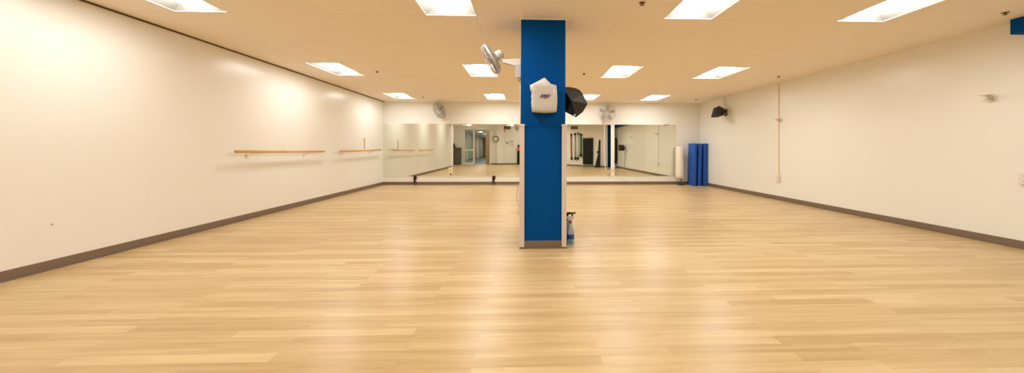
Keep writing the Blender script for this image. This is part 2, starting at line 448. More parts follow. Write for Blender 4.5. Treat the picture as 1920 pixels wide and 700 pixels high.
for j in range(4):
    for i in range(4):
        if (i, j) == (3, 0): continue
        x0, x1, y0, y1 = light_rect(i, j)
        o = (make_light(.64, 1.16, M['lens_left']) if j == 0 else copy_tree(left_first)) if i == 0 else proto if first else copy_tree(proto)
        if i == 0 and j == 0: left_first = o
        if i: first = False
        o.location = ((x0+x1)/2, (y0+y1)/2, ZC); o.scale = ((x1-x0)/.64, (y1-y0)/1.16, 1)
        o['category'] = 'ceiling light'; o['group'] = 'recessed fluorescent ceiling lights of the studio'
        if j == 0: o['label'] = 'lit recessed ceiling light of the row behind the viewpoint'
        else: o['label'] = 'lit recessed ceiling light, %s of the %s' % (colw[i], rown[j])
rp = make_light(.60, 1.2, M['lens_rear'])  # unseen lamps, added to light the rear zone
for k, h in enumerate(rear_holes):
    o = rp if k == 0 else copy_tree(rp)
    o.location = ((h[0]+h[1])/2, (h[2]+h[3])/2, ZR)
    o['category'] = 'ceiling light'; o['group'] = 'unseen lights added to brighten the zone behind the viewpoint'; o['label'] = 'added unseen ceiling light for the taller zone behind the viewpoint'
cl = None  # one lamp is visible, the others are added to brighten the corridor
for h in ch_:
    o = make_light(.60, 1.2, M['lens_corr']) if cl is None else copy_tree(cl)
    if cl is None: cl = o
    o.location = ((h[0]+h[1])/2, (h[2]+h[3])/2, 2.94); o['category'] = 'ceiling light'
    o['label'] = 'lit ceiling light of the partly added corridor row beyond the glazed door'; o['group'] = 'corridor lights'

# ------------------------------------------------------------------ sprinklers
def make_sprinkler():
    r = bpy.data.objects.new('sprinkler', None); COL.objects.link(r)
    MB().lathe([(.036, 0), (.034, -.006), (.016, -.010)], 20).build('escutcheon', M['duct'], r)
    MB().lathe([(.012, -.008), (.010, -.040)], 10).lathe([(.026, -.044), (.026, -.048)], 16).box(-.014, -.010, -.003, .003, -.044, -.008).box(.010, .014, -.003, .003, -.044, -.008).build('head', M['hub'], r)
    return r
sp = None
for (x, y), lab in zip([(1.338, 3.937), (-3.152, 7.665), (1.322, 7.686), (-3.234, 11.394), (5.777, 7.777), (5.703, 11.455), (5.816, 4.049)],
        ['right of the column at the top edge of the picture', 'beside the left light of the middle row', 'right of the column between the speaker and the middle light row',
         'near the back wall beside the left light', 'above the conduit on the right wall', 'near the back right corner above the blue mats', 'beside the blue soffit at top right']):
    o = make_sprinkler() if sp is None else copy_tree(sp)
    if sp is None: sp = o
    o.location = (x, y, ZC); o.scale = (1, 1, .6)
    tag(o, 'dark ceiling sprinkler '+lab, 'sprinkler', 'ceiling sprinkler heads')

# ------------------------------------------------------------------ column
KX0, KX1, KY0, KY1 = -.036, .531, 4.48, 5.05
struct('column', MB().box(KX0, KX1, KY0, KY1, 0, ZC), M['blue'])
zt = 1.585
struct('trim_4', MB().box(KX0-.012, KX1+.012, KY0-.010, KY1+.01, ZC-.012, ZC), M['wall_flat'])
MBb = MB().box(KX0+.04, KX1-.04, KY0-.010, KY0, 0, .100, bevel=.002).box(KX0-.018, KX1+.018, KY0-.022, KY0, 0, .012)
struct('baseboard_column', MBb, M['base'])
struct('trim_5', MB().box(KX0+.045, KX1-.045, KY0-.004, KY0, zt-.028, zt-.004), M['blue'])
for k, (xa, xo, nm) in enumerate(((KX0, -1, 'left'), (KX1, 1, 'right'))):
    pl = [(xa+xo*.016, KY0-.016), (xa-xo*.045, KY0-.016), (xa-xo*.045, KY0), (xa, KY0), (xa, KY0+.06), (xa+xo*.016, KY0+.06)]
    g = MB().prism(pl, 'Z', .02, zt-.025)
    t = thing('corner_guard', 'bone plastic corner guard on the %s edge of the blue column' % nm, 'corner guard', (0, 0, 0), 0, 'corner guards on the blue column')
    g.build('guard_strip', M['guard'], t)
    MB().box(min(xa-xo*.05, xa+xo*.022), max(xa-xo*.05, xa+xo*.022), KY0-.022, KY0+.065, zt-.025, zt, bevel=.004).build('end_cap', M['white'], t)

# wipes dispenser -------------------------------------------------------
dp = thing('wipes_dispenser', 'glossy white wipes dispenser with purple logo hanging on the blue column', 'dispenser', (0, 0, 0))
def D(px, py, y=4.33):
    p = at(px, py, Y=y); return (p.x, p.z)
sil = [(994.2, 160), (998, 157), (1006, 155.5), (1030, 155.5), (1038, 157), (1044, 159), (1044.8, 165), (1045.8, 178), (1046, 190), (1045.2, 203), (1044.3, 209.3),
       (1038, 210.8), (1021, 211.6), (1003, 210.3), (997.3, 209), (996.3, 200), (995.6, 190), (996.4, 186), (995.6, 180), (996.8, 171), (994.6, 168)]
mb = MB(); ysl = [(4.475, .97), (4.40, 1.0), (4.352, .975), (4.335, .93), (4.328, .80), (4.326, .5)]
c0 = Vector(D(1020, 184)); loops = []
for (yy, s_) in ysl:
    loops.append([mb.bm.verts.new((c0.x+(x-c0.x)*s_, yy, c0.y+(z-c0.y)*s_)) for (x, z) in [D(*q) for q in sil]])
for a, b in zip(loops[:-1], loops[1:]):
    for k in range(len(a)):
        mb.bm.faces.new((a[k], a[(k+1) % len(a)], b[(k+1) % len(a)], b[k])).smooth = True
mb.bm.faces.new(loops[0]); mb.bm.faces.new(loops[-1][::-1])
mb.build('body', M['gloss_white'], dp)
cr = MB(); pts = []
for (px, py, y) in [(1003, 157, 4.36), (1006, 154, 4.39), (1012, 150.5, 4.40), (1017, 147.5, 4.41), (1020.5, 145.8, 4.42), (1023.5, 147.5, 4.40), (1026, 152, 4.38), (1030, 155, 4.37), (1033, 158, 4.36),
                    (1010, 155, 4.34), (1018, 151, 4.36), (1023, 154, 4.345), (1015, 158, 4.335), (1028, 158, 4.34), (1006, 159, 4.44), (1020, 149, 4.46), (1031, 159, 4.45)]:
    p = at(px, py, Y=y); pts.append(p)
crumple(cr.hull(pts), .0035); cr.build('crumpled_wipe', M['white'], dp, label='crumpled white wipe sticking out of the top')
cr = MB(); pts = [at(px, py, Y=y) for (px, py, y) in [(993, 160, 4.37), (999, 157.5, 4.36), (1007, 153.5, 4.38), (1009, 158, 4.34), (999, 166, 4.35), (994.5, 168, 4.37), (999, 163, 4.46), (1008, 157, 4.46)]]
crumple(cr.hull(pts), .003, 5); cr.build('film_fold', M['white'], dp)

def text_mesh(name, s_, size, loc, m, parent, shear=0, ext=.0015, rx=pi/2, rz=0, sx=1, bold=0):
    cu = bpy.data.curves.new(name, 'FONT'); cu.body = s_; cu.size = size; cu.extrude = ext; cu.align_x = 'CENTER'; cu.align_y = 'CENTER'; cu.shear = shear; cu.offset = bold
    tmp = bpy.data.objects.new('tmp', cu); COL.objects.link(tmp)
    dg = bpy.context.evaluated_depsgraph_get(); me = bpy.data.meshes.new_from_object(tmp.evaluated_get(dg))
    bpy.data.objects.remove(tmp); bpy.data.curves.remove(cu)
    me.transform(Matrix.Translation(loc) @ Matrix.Rotation(rz, 4, 'Z') @ Matrix.Rotation(rx, 4, 'X') @ Matrix.Diagonal((sx, 1, 1, 1)))
    me.name = name; me.materials.clear(); me.materials.append(m)
    o = bpy.data.objects.new(name, me); COL.objects.link(o); o.parent = parent
    return o
lc = at(1022, 180.2, Y=4.322)
text_mesh('logo_lettering', 'PURELL', .031, (lc.x-.001, 4.3235, lc.z), M['purple'], dp, shear=.35, sx=.92, bold=.0008)
lg = MB(); w2, h2, sk = .055, .019, .012
o_ = [(-w2-sk, -h2), (w2-sk, -h2), (w2+sk+.006, h2), (-w2+sk, h2)]; i_ = [(-w2-sk+.007, -h2+.0045), (w2-sk-.004, -h2+.0045), (w2+sk-.001, h2-.0045), (-w2+sk+.003, h2-.0045)]
for k in range(4):
    a, b, c, d = o_[k], o_[(k+1) % 4], i_[(k+1) % 4], i_[k]
    lg.prism([(lc.x+q[0], lc.z+q[1]) for q in (a, b, c, d)], 'Y', 4.3215, 4.3265)
lg.build('logo_outline', M['purple'], dp)
MB().box(lc.x-.014, lc.x+.012, 4.3225, 4.3265, lc.z-.034, lc.z-.029).build('small_print', M['duct'], dp)

# ------------------------------------------------------------------ fans
def make_fan(root, c, n, Rf, mount, depth=.13, nb=5, spokes=36, wr=.0022, motor_len=.13, spin=.3, motor_r=.065):
    """c: centre of the cage, n: where it blows, mount: point on the wall"""
    c = Vector(c); n = Vector(n).normalized()
    q = n.to_track_quat('Z', 'Y').to_matrix().to_4x4(); X = Matrix.Translation(c) @ q
    for nm, s_ in (('front_guard', 1), ('rear_guard', -1)):
        g = MB()
        zf = depth/2
        prof = [(.045, zf*1.0), (Rf*.35, zf*.99), (Rf*.65, zf*.93), (Rf*.88, zf*.78), (Rf*.97, zf*.45), (Rf, 0)]
        for k in range(spokes):
            a = 2*pi*k/spokes
            g.tube([(r*cos(a+.25*(1-r/Rf)), r*sin(a+.25*(1-r/Rf)), s_*z) for r, z in prof], wr, 4)
        for r, z in ((prof[0][0], prof[0][1]), (Rf*.5, zf*.93), (Rf*.8, zf*.72)):
            g.ring((0, 0, s_*z), (0, 0, 1), r, wr*1.2, 40, 5)
        if s_ == 1:
            g.lathe([(.046, zf*1.02), (.046, zf*1.08)], 24)
        g.xf(X).build(nm, M['wire'], root)
    MB().ring((0, 0, 0), (0, 0, 1), Rf+.003, .007, 56, 8).ring((0, 0, -.012), (0, 0, 1), Rf+.003, .006, 56, 8).xf(X).build('rim', M['wire'], root)
    for k in range(nb):
        a = 2*pi*k/nb+spin; b = MB(); rows = []
        for (r, w0, w1) in ((.04, -.03, .03), (Rf*.35, -.045, .04), (Rf*.62, -.058, .040), (Rf*.82, -.052, .030), (Rf*.88, -.03, .012)):
            row = []
            for t in (0, .33, .66, 1):
                w = w0+(w1-w0)*t; tw = .5-.25*(r/Rf)
                row.append(b.bm.verts.new(Vector((r*cos(a)-w*sin(a)*cos(tw), r*sin(a)+w*cos(a)*cos(tw), w*sin(tw)))))
            rows.append(row)
        for i in range(len(rows)-1):
            for j in range(3): b.bm.faces.new((rows[i][j], rows[i][j+1], rows[i+1][j+1], rows[i+1][j])).smooth = True
        bmesh.ops.solidify(b.bm, geom=list(b.bm.faces), thickness=.003)
        b.xf(X).build('blade', M['blade'], root)
    MB().lathe([(.052, -.03), (.052, .012), (.045, .026), (.03, .032)], 28).xf(X).build('hub', M['hub'], root)
    MB().lathe([(.030, depth*.5+.001), (.030, depth*.5+.006)], 24).xf(X).build('badge', M['white'], root)
    mr = motor_r; zs = -depth*.42
    MB().lathe([(mr*.8, zs), (mr, zs-.012), (mr*1.0, zs-motor_len*.65), (mr*.8, zs-motor_len*.92), (mr*.45, zs-motor_len)], 28).xf(X).build('motor', M['white'], root)
    tail = X @ Vector((0, 0, zs-motor_len*.55))
    return X, tail

# fan on the column's left side (blows down to the left)
fr_ = thing('wall_fan', 'white and silver fan on an arm from the left side of the blue column', 'fan', (0, 0, 0), 0, 'oscillating wall fans')
FY = 4.72
fc = at(920.5, 111, Y=FY)
X, tail = make_fan(fr_, fc, (-.855, -.05, -.49), .205, (KX0, FY, 2.43), depth=.13, spokes=52, wr=.003, motor_len=.125, motor_r=.062)
MB().tube([X @ Vector((.045, 0, -.12)), X @ Vector((.085, 0, -.12))], .009, 10).build('oscillation_knob', M['white'], fr_)
a1 = at(943, 112, Y=FY); a2 = at(975, 110.5, Y=FY); a3 = at(975, 124, Y=FY); a4 = at(941, 118, Y=FY)
poly = [(a1.x, a1.z), (a2.x+.01, a2.z), (KX0, a2.z), (KX0, at(975, 149, Y=FY).z), (at(970.5, 149, Y=FY).x, at(970.5, 149, Y=FY).z), (at(969, 125, Y=FY).x, a3.z), (a4.x, a4.z)]
ab = MB().prism(poly, 'Y', FY-.03, FY+.03)
bmesh.ops.bevel(ab.bm, geom=list(ab.bm.edges), offset=.006, segments=2, affect='EDGES')
ab.build('arm', M['white'], fr_)
jn = at(944, 112, Y=FY)
MB().tube([tail, (a1.x+.0, FY, a1.z-.02), (a1.x+.05, FY, a1.z-.03)], .018, 10).build('tilt_joint', M['steel'], fr_)
bx = at(967, 137, Y=FY+.04)
MB().box(bx.x, KX0, FY-.045, FY+.045, at(975, 147, Y=FY).z, at(975, 122, Y=FY).z, bevel=.008).build('wall_bracket', M['gloss_white'], fr_)
kb = at(973, 151, Y=FY)
MB().tube([(kb.x, FY-.03, kb.z), (kb.x, FY-.03, kb.z-.02)], [.007, .009], 10).build('pull_switch', M['duct'], fr_)
cd = MB().tube([(KX0-.008, FY, kb.z+.02), (KX0-.008, FY, 2.0), (KX0-.009, FY+.01, 1.72), (KX0-.008, FY, 1.60)], .006, 8)
tag(cd.build('fan_cord', M['white']), 'white fan cord running down the left side of the blue column', 'cord')
lp = [at(px, py, Y=5.02) for px, py in [(975.5, 340), (971, 352), (968.5, 366), (970, 378), (973, 384), (971, 396), (970.5, 402), (975.5, 404)]]
lp = [Vector((min(p.x, KX0-.006), p.y, p.z)) for p in lp]
tag(MB().tube(lp, .0035, 6).build('hanging_cord', M['guard']), 'thin beige cord looping out low from the left side of the column', 'cord')

# fans on the back wall
f2 = thing('wall_fan', 'grey wire fan above the left mirrors, turned to the right of the left wall', 'fan', (0, 0, 0), 0, 'oscillating wall fans')
f2['label'] = 'grey wire wall fan above the left mirrors, seen obliquely'
c2 = at(824, 206.5, Y=12.16)
X, tail = make_fan(f2, c2, (-.62, -.72, -.38), .30, None, depth=.15, spokes=56, wr=.0034, motor_len=.16, spin=.5)
wp = Vector((c2.x+.12, YB, 2.36))
MB().tube([tail, tail+Vector((-.01, .02, -.08)), (wp.x, YB-.05, wp.z+.02)], .02, 10).build('arm', M['wire'], f2)
MB().box(wp.x-.045, wp.x+.045, YB-.05, YB, wp.z-.10, wp.z+.09, bevel=.01).build('wall_bracket', M['white'], f2)
f3 = thing('wall_fan', 'grey wire wall fan with five taupe blades above the right mirrors', 'fan', (0, 0, 0), 0, 'oscillating wall fans')
c3 = at(1138, 211.5, Y=12.16)
X, tail = make_fan(f3, c3, (-.18, -.97, -.12), .305, None, depth=.15, spokes=56, wr=.0034, motor_len=.16, spin=.25)
wp = Vector((c3.x-.05, YB, c3.z-.12))
MB().tube([tail, (wp.x, YB-.07, wp.z)], .022, 10).build('arm', M['wire'], f3)
MB().box(wp.x-.045, wp.x+.045, YB-.07, YB, wp.z-.22, wp.z+.09, bevel=.01).build('wall_bracket', M['white'], f3)

# ------------------------------------------------------------------ speakers
s1 = thing('loudspeaker', 'large black faceted loudspeaker behind the right edge of the blue column', 'loudspeaker', (0, 0, 0))
P = lambda px, py, y: at(px, py, Y=y)
hull = [P(1060, 163.2, 4.80), P(1071, 163.5, 4.80), P(1080, 165.5, 4.79), P(1087, 169, 4.77), P(1093.5, 177, 4.74), P(1102, 195, 4.74), P(1093, 210, 4.78), P(1080, 220.5, 4.78), P(1062, 211, 4.80),
        P(1071.5, 189, 4.60), P(1058, 170, 4.66), P(1050, 190, 4.85), P(1052, 206, 4.9), P(1052, 168, 4.95), P(1085, 176, 4.98), P(1090, 195, 4.98), P(1078, 208, 4.96)]
hull = [Vector((max(p.x, KX1+.012), p.y, p.z)) for p in hull]
MB().hull(hull, .003).build('cabinet', M['blackcab'], s1)
g = MB(); a, b, c, d = P(1061, 176, 4.655), P(1070.5, 190.5, 4.598), P(1078.5, 217, 4.765), P(1063, 208.5, 4.775)
off = Vector((-.2, -1, -.3)).normalized()*.004
g.hull([a, b, c, d, a+off, b+off, c+off, d+off]).build('grille', M['grille'], s1)
MB().box(KX1, KX1+.05, 4.80, 4.90, P(1060, 206, 4.85).z, P(1060, 180, 4.85).z, bevel=.004).build('wall_bracket', M['black'], s1)
bt = P(1077.5, 216, 4.73)
MB().lathe([(.014, 0), (.014, .01)], 14, mx=Matrix.Rotation(pi/2, 4, 'X'), c=bt).build('bolt', M['steel'], s1)

s2 = thing('loudspeaker', 'small black loudspeaker on the right wall near the back corner', 'loudspeaker', (0, 0, 0))
YS = 11.0
hull = [P(1337.5, 203.2, 10.82), P(1348.5, 198.4, 10.82), P(1356.8, 203, 10.82), P(1360.3, 208.3, 10.87), P(1357.5, 216, 10.87), P(1346, 220.3, 10.67), P(1333, 220.4, 10.67), P(1337.5, 220.6, 10.62),
        P(1344.5, 201, 10.62), P(1344.5, 217.5, 10.54), P(1339, 206, 11.02), P(1350, 205, 11.07), P(1342, 216, 11.02), P(1356, 212, 11.07)]
hull = [Vector((min(p.x, RX-.045), p.y, p.z)) for p in hull]
MB().hull(hull, .003).build('cabinet', M['blackcab'], s2)
g = MB(); q = [P(1338.5, 204.5, 10.75), P(1344, 202.3, 10.62), P(1344, 217, 10.54), P(1335, 218.5, 10.65)]
g.hull(q+[p+Vector((-.004, -.004, 0)) for p in q]).build('grille', M['grille'], s2)
m1 = P(1359, 209, 10.87)
MB().box(RX-.02, RX, 10.80, 10.93, m1.z-.15, m1.z+.06, bevel=.004).tube([(m1.x-.10, 10.85, m1.z), (RX-.01, 10.87, m1.z)], .02, 10).build('wall_bracket', M['duct'], s2)
tag(MB().tube([(RX-.008, 10.95, ZC), (RX-.008, 10.95, 2.72), (RX-.008, 10.93, 2.64)], .006, 8).build('speaker_cable', M['guard']), 'thin cable dropping from the ceiling to the right wall loudspeaker', 'cable')

# ------------------------------------------------------------------ mirrors on the back wall
MZ0, MZ1 = .292, 2.155
def mirror(x0, x1, lab):
    t = thing('wall_mirror', lab, 'mirror', ((x0+x1)/2, YB, MZ0), 0, 'frameless mirror panels on the back wall')
    MB().box(x0+.0015-(x0+x1)/2, x1-.0015-(x0+x1)/2, -.008, -.0015, .006, MZ1-MZ0-.006).build('pane', M['mirror'], t)
    w = (x1-x0)/2
    MB().box(-w, w, -.012, 0, 0, .008).build('bottom_channel', M['frame'], t)
    MB().box(-w, w, -.012, 0, MZ1-MZ0-.008, MZ1-MZ0).build('top_channel', M['frame'], t)
xs = [-4.915, -3.71, -2.51]
mirror(-4.915, -3.72, 'tall wall mirror panel in the back left corner')
mirror(-3.72, -2.545, 'wall mirror panel between the corner panel and the ivory power box')
mirror(-2.50, -1.30, 'wall mirror panel right of the ivory power box, showing the glazed door')
mirror(-1.30, -.10, 'wall mirror panel left of the blue column, showing the wall clock')
mirror(-.10, 1.10, 'wall mirror panel behind the blue column')
mirror(1.10, 2.05, 'wall mirror panel right of the blue column, showing coloured bands')
mirror(2.05, 3.117, 'wall mirror panel under the right fan, showing the black mat')
mirror(3.25, 4.37, 'wall mirror panel right of the white strip')
mirror(4.37, 5.49, 'rightmost wall mirror panel, beside the white covered cylinder')
struct('trim_6', MB().box(3.117, 3.25, YB-.014, YB, MZ0, MZ1), M['wall_flat'])
struct('trim_7', MB().box(-2.545, -2.50, YB-.012, YB, MZ0, MZ1), M['wall_flat'])

# power boxes on the mirrors and cords
pb = thing('power_box', 'ivory power box with a plug on the left mirrors', 'outlet', (0, 0, 0))
a, b = P(841, 314, YB-.03), P(847.5, 325, YB-.03)
MB().box(a.x, b.x, YB-.05, YB-.0125, b.z, a.z, bevel=.006).build('box', M['warmwhite'], pb)
MB().box((a.x+b.x)/2-.012, (a.x+b.x)/2+.012, YB-.054, YB-.049, (a.z+b.z)/2-.02, (a.z+b.z)/2+.03).build('socket', M['hub'], pb)
c1 = Vector(((a.x+b.x)/2, YB-.03, b.z))
MB().tube([c1+Vector((0, 0, 0)), c1+Vector((.01, -.01, -.04)), c1+Vector((.05, -.01, -.09))], [.016, .024, .012], 10).build('plug', M['hub'], pb)
MB().tube([c1+Vector((-.03, 0, .24)), c1+Vector((.0, -.01, .22)), c1+Vector((.05, 0, .25))], [.02, .028, .012], 10).build('upper_plug', M['hub'], pb)
ob = thing('wall_outlet', 'white outlet at the foot of the white strip between the right mirrors', 'outlet', (0, 0, 0))
MB().box(3.135, 3.232, YB-.026, YB-.0145, .46, .62, bevel=.005).build('cover_plate', M['white'], ob)
MB().box(3.165, 3.20, YB-.04, YB-.0245, .50, .535, bevel=.004).build('plug', M['white'], ob)
cp = [(c3.x-.05, YB-.03, 2.25)]+[P(px, py, YB-.03) for px, py in [(1133.5, 234), (1133.3, 260), (1133, 290), (1133.6, 308), (1136, 317), (1140, 323), (1144, 321), (1147.5, 316.5)]]
cp = [Vector(p) for p in cp]
tag(MB().tube(cp, .011, 8).build('fan_cord', M['white']), 'white cord hanging from the right fan and curving to the outlet', 'cord')
tag(MB().tube([(-2.53, YB-.018, 2.34), (-2.53, YB-.018, 1.4), (-2.53, YB-.018, .68), (-2.57, YB-.03, .62)], .008, 8).build('fan_cord', M['white']), 'white cord running down beside the left mirrors to the ivory power box', 'cord')
cb = [P(px, py, YB-.02) for px, py in [(1160, 328.6), (1163.5, 331.5), (1167, 335), (1173, 337.5), (1179, 340)]]+[Vector((3.95, YB-.03, .05))]
tag(MB().tube(cb, .004, 6).build('thin_cable', M['guard']), 'thin cable slanting down the wall below the right mirrors', 'cable')

# black straps under the left mirrors
for k, (px, lab) in enumerate(((778.3, 'black hook strap hanging below the corner mirror at left'), (926, 'black hook strap below the mirrors left of the blue column'))):
    p = P(px, 331, YB-.03); t = thing('hook_strap', lab, 'strap', (p.x, YB, 0), 0, 'black hook straps under the mirrors'); t.scale = (1.25, 1.1, 1.04)
    m_ = Matrix.Translation((0, -.030, .235))
    MB().lathe([(.001, -.068), (.030, -.054), (.044, -.02), (.046, .02), (.034, .056), (.001, .070)], 18, mx=m_ @ Matrix.Diagonal((1, .6, 1.1, 1)), capb=False, capt=False).build('pad', M['black'], t)
    MB().box(-.024, .024, -.030, -.010, .05, .19, bevel=.004, mx=Matrix.Rotation(-.12, 4, 'Y')).build('strap', M['dark'], t)
    MB().ring((0, -.030, .048), (0, 1, 0), .034, .012, 24, 8).build('ring', M['black'], t)
    MB().lathe([(.012, 0), (.012, .006)], 12, mx=Matrix.Translation((0, -.028, .048)) @ Matrix.Rotation(pi/2, 4, 'X')).build('rivet', M['white'], t)

# ------------------------------------------------------------------ barres on the left wall
def barre(y0, y1, z0, z1, brs, lab, joint=None):
    t = thing('ballet_barre', lab, 'ballet barre', (LX, y0, 0), 0, 'wooden barres on the left wall')
    x = .13
    zz = lambda y: z0+(z1-z0)*(y-y0)/(y1-y0)
    MB().tube([(x, 0, z0), (x, y1-y0, z1)], .024, 16).build('rail', M['wood'], t)
    MB().lathe([(.026, -.008), (.027, .004), (.026, .012)], 18, mx=Matrix.Translation((x, 0, z0)) @ Matrix.Rotation(-pi/2, 4, 'X')).build('end_cap', M['tan'], t)
    if joint: MB().lathe([(.0265, -.03), (.0265, .03)], 16, mx=Matrix.Translation((x, joint-y0, zz(joint))) @ Matrix.Rotation(-pi/2, 4, 'X')).build('joint_sleeve', M['wood'], t)
    for (yb, L_) in brs:
        z = zz(yb)-.028
        MB().tube([(x, yb-y0+.02, z+.008), (x, yb-y0, z-.014), (x*.5, yb-y0, z-.028), (.012, yb-y0, z-.030), (.010, yb-y0, z-.085)], .0055, 8).box(0, .006, yb-y0-.022, yb-y0+.022, z-.10, z-.01, bevel=.002).build('bracket', M['white'], t)
        MB().tube([(x, yb-y0-.04, z+.004), (x, yb-y0+L_, z+.004)], .005, 6).build('saddle', M['white'], t)
barre(6.04, 8.636, 1.216, 1.202, [(6.42, .30), (8.05, .28)], 'long wooden barre on the left wall, nearer the viewer', joint=7.2)
barre(9.375, 11.99, 1.197, 1.232, [(9.6, .2), (11.4, .2)], 'wooden barre on the left wall next to the back corner', joint=10.9)
tag(MB().tube([(LX+.012, 11.05, 1.26), (LX+.012, 11.05, 1.60)], .010, 8).box(LX, LX+.012, 11.02, 11.08, 1.50, 1.56).build('wall_stick', M['tan']), 'short upright stick on the left wall above the far barre', 'stick')
tag(MB().lathe([(.010, 0), (.007, .006)], 10, mx=Matrix.Translation(at(97, 421, X=LX)) @ Matrix.Rotation(pi/2, 4, 'Y')).build('wall_scuff', M['tan']), 'tiny brown scuff low on the left wall near the viewer', 'scuff')  # small raised disc standing in for a scuff on the paint

# ------------------------------------------------------------------ right wall fittings
cy = 8.57
tag(MB().box(RX-.014, RX, cy-.012, cy+.012, .62, ZC).build('cable_conduit', M['conduit']), 'thin vertical cable conduit on the right wall', 'conduit')
def outlet(y, z, lab, h=.15):
    t = thing('wall_outlet', lab, 'outlet', (0, 0, 0))
    MB().box(RX-.045, RX, y-.055, y+.055, z-h/2, z+h/2, bevel=.006).build('box', M['white'], t)
    for s_ in (-.03, .03): MB().box(RX-.048, RX-.044, y-.016, y+.016, z+s_-.013, z+s_+.013, bevel=.001).build('socket', M['guard'], t)
outlet(cy, .55, 'white surface outlet at the foot of the conduit on the right wall', .19)
outlet(4.235, .90, 'white outlet on the right wall at the right edge of the picture', .14)
def tvbracket(y, z, lab, s_=1):
    t = thing('speaker_bracket', lab, 'bracket', (0, 0, 0), 0, 'empty white speaker brackets on the right wall')
    MB().box(RX-.012, RX, y-.045*s_, y+.045*s_, z-.055*s_, z+.035*s_, bevel=.003).build('wall_plate', M['white'], t)
    MB().tube([(RX-.006, y, z-.02), (RX-.10*s_, y, z+.0), (RX-.13*s_, y-.02, z+.03)], [.02*s_, .016*s_, .014*s_], 10).build('arm', M['white'], t)
    MB().hull([(RX-.16*s_, y-.06*s_, z+.045*s_), (RX-.16*s_, y+.06*s_, z+.045*s_), (RX-.04*s_, y+.05*s_, z+.05*s_), (RX-.04*s_, y-.05*s_, z+.05*s_), (RX-.10*s_, y, z+.015*s_), (RX-.14*s_, y-.03, z+.02)]).build('cradle', M['guard'], t)
tvbracket(8.50, 1.98, 'small white bracket on the conduit of the right wall')
tvbracket(4.56, 1.97, 'white bracket high on the right wall below the blue soffit', .95)

# ------------------------------------------------------------------ corner: folded mats and white cylinder
def folded_mat(x0, x1, y0, y1, h, lab, n, lean=0):
    t = thing('folding_mat', lab, 'exercise mat', ((x0+x1)/2, (y0+y1)/2, 0), 0, 'blue folding mats in the back right corner')
    w = (x1-x0)/n
    for k in range(n):
        xa = -(x1-x0)/2+k*w
        mx = Matrix.Shear('XY', 4, (lean, 0))
        MB().box(xa+.002, xa+w-.002, -(y1-y0)/2, (y1-y0)/2, 0.0, h, bevel=.014, mx=mx, seg=3).build('panel', M['mat_blue'] if k % 2 == 0 else M['mat_blue'], t)
    s = MB()
    for k in range(1, n):
        xa = -(x1-x0)/2+k*w
        if k % 2: s.box(xa-.02, xa+.02, (y1-y0)/2-.004, (y1-y0)/2+.001, .02, h-.02, mx=Matrix.Shear('XY', 4, (lean, 0)))
        else: s.box(xa-.004, xa+.004, -(y1-y0)/2+.006, -(y1-y0)/2+.016, .02, h-.02, mx=Matrix.Shear('XY', 4, (lean, 0)))
    s.build('hinge_seam', M['mat_blue_edge'], t)
folded_mat(5.868, 5.952, 11.93, 12.40, 1.47, 'blue folding mat standing in the corner, leftmost of three', 2, lean=.018)
folded_mat(6.024, 6.128, 11.93, 12.40, 1.465, 'blue folding mat standing in the corner, middle of three', 2, lean=.022)
folded_mat(6.214, 6.362, 11.93, 12.40, 1.465, 'blue folding mat standing in the corner, against the right wall', 3, lean=.004)

wc = thing('covered_cylinder', 'white fabric covered cylinder on a dark pole beside the mirrors', 'covered stand', (5.53, 12.28, 0))
MB().lathe([(.10, .235), (.135, .25), (.142, .35), (.145, .6), (.138, .9), (.140, 1.15), (.134, 1.31), (.120, 1.345), (.05, 1.36)], 32).build('cover', M['fluff'], wc)
MB().lathe([(.017, .02), (.017, .30)], 14, c=(.05, 0, 0)).build('pole', M['hub'], wc)
MB().lathe([(.125, 0), (.125, .012), (.09, .026), (.02, .034)], 32, c=(.05, 0, 0)).build('foot', M['black'], wc)

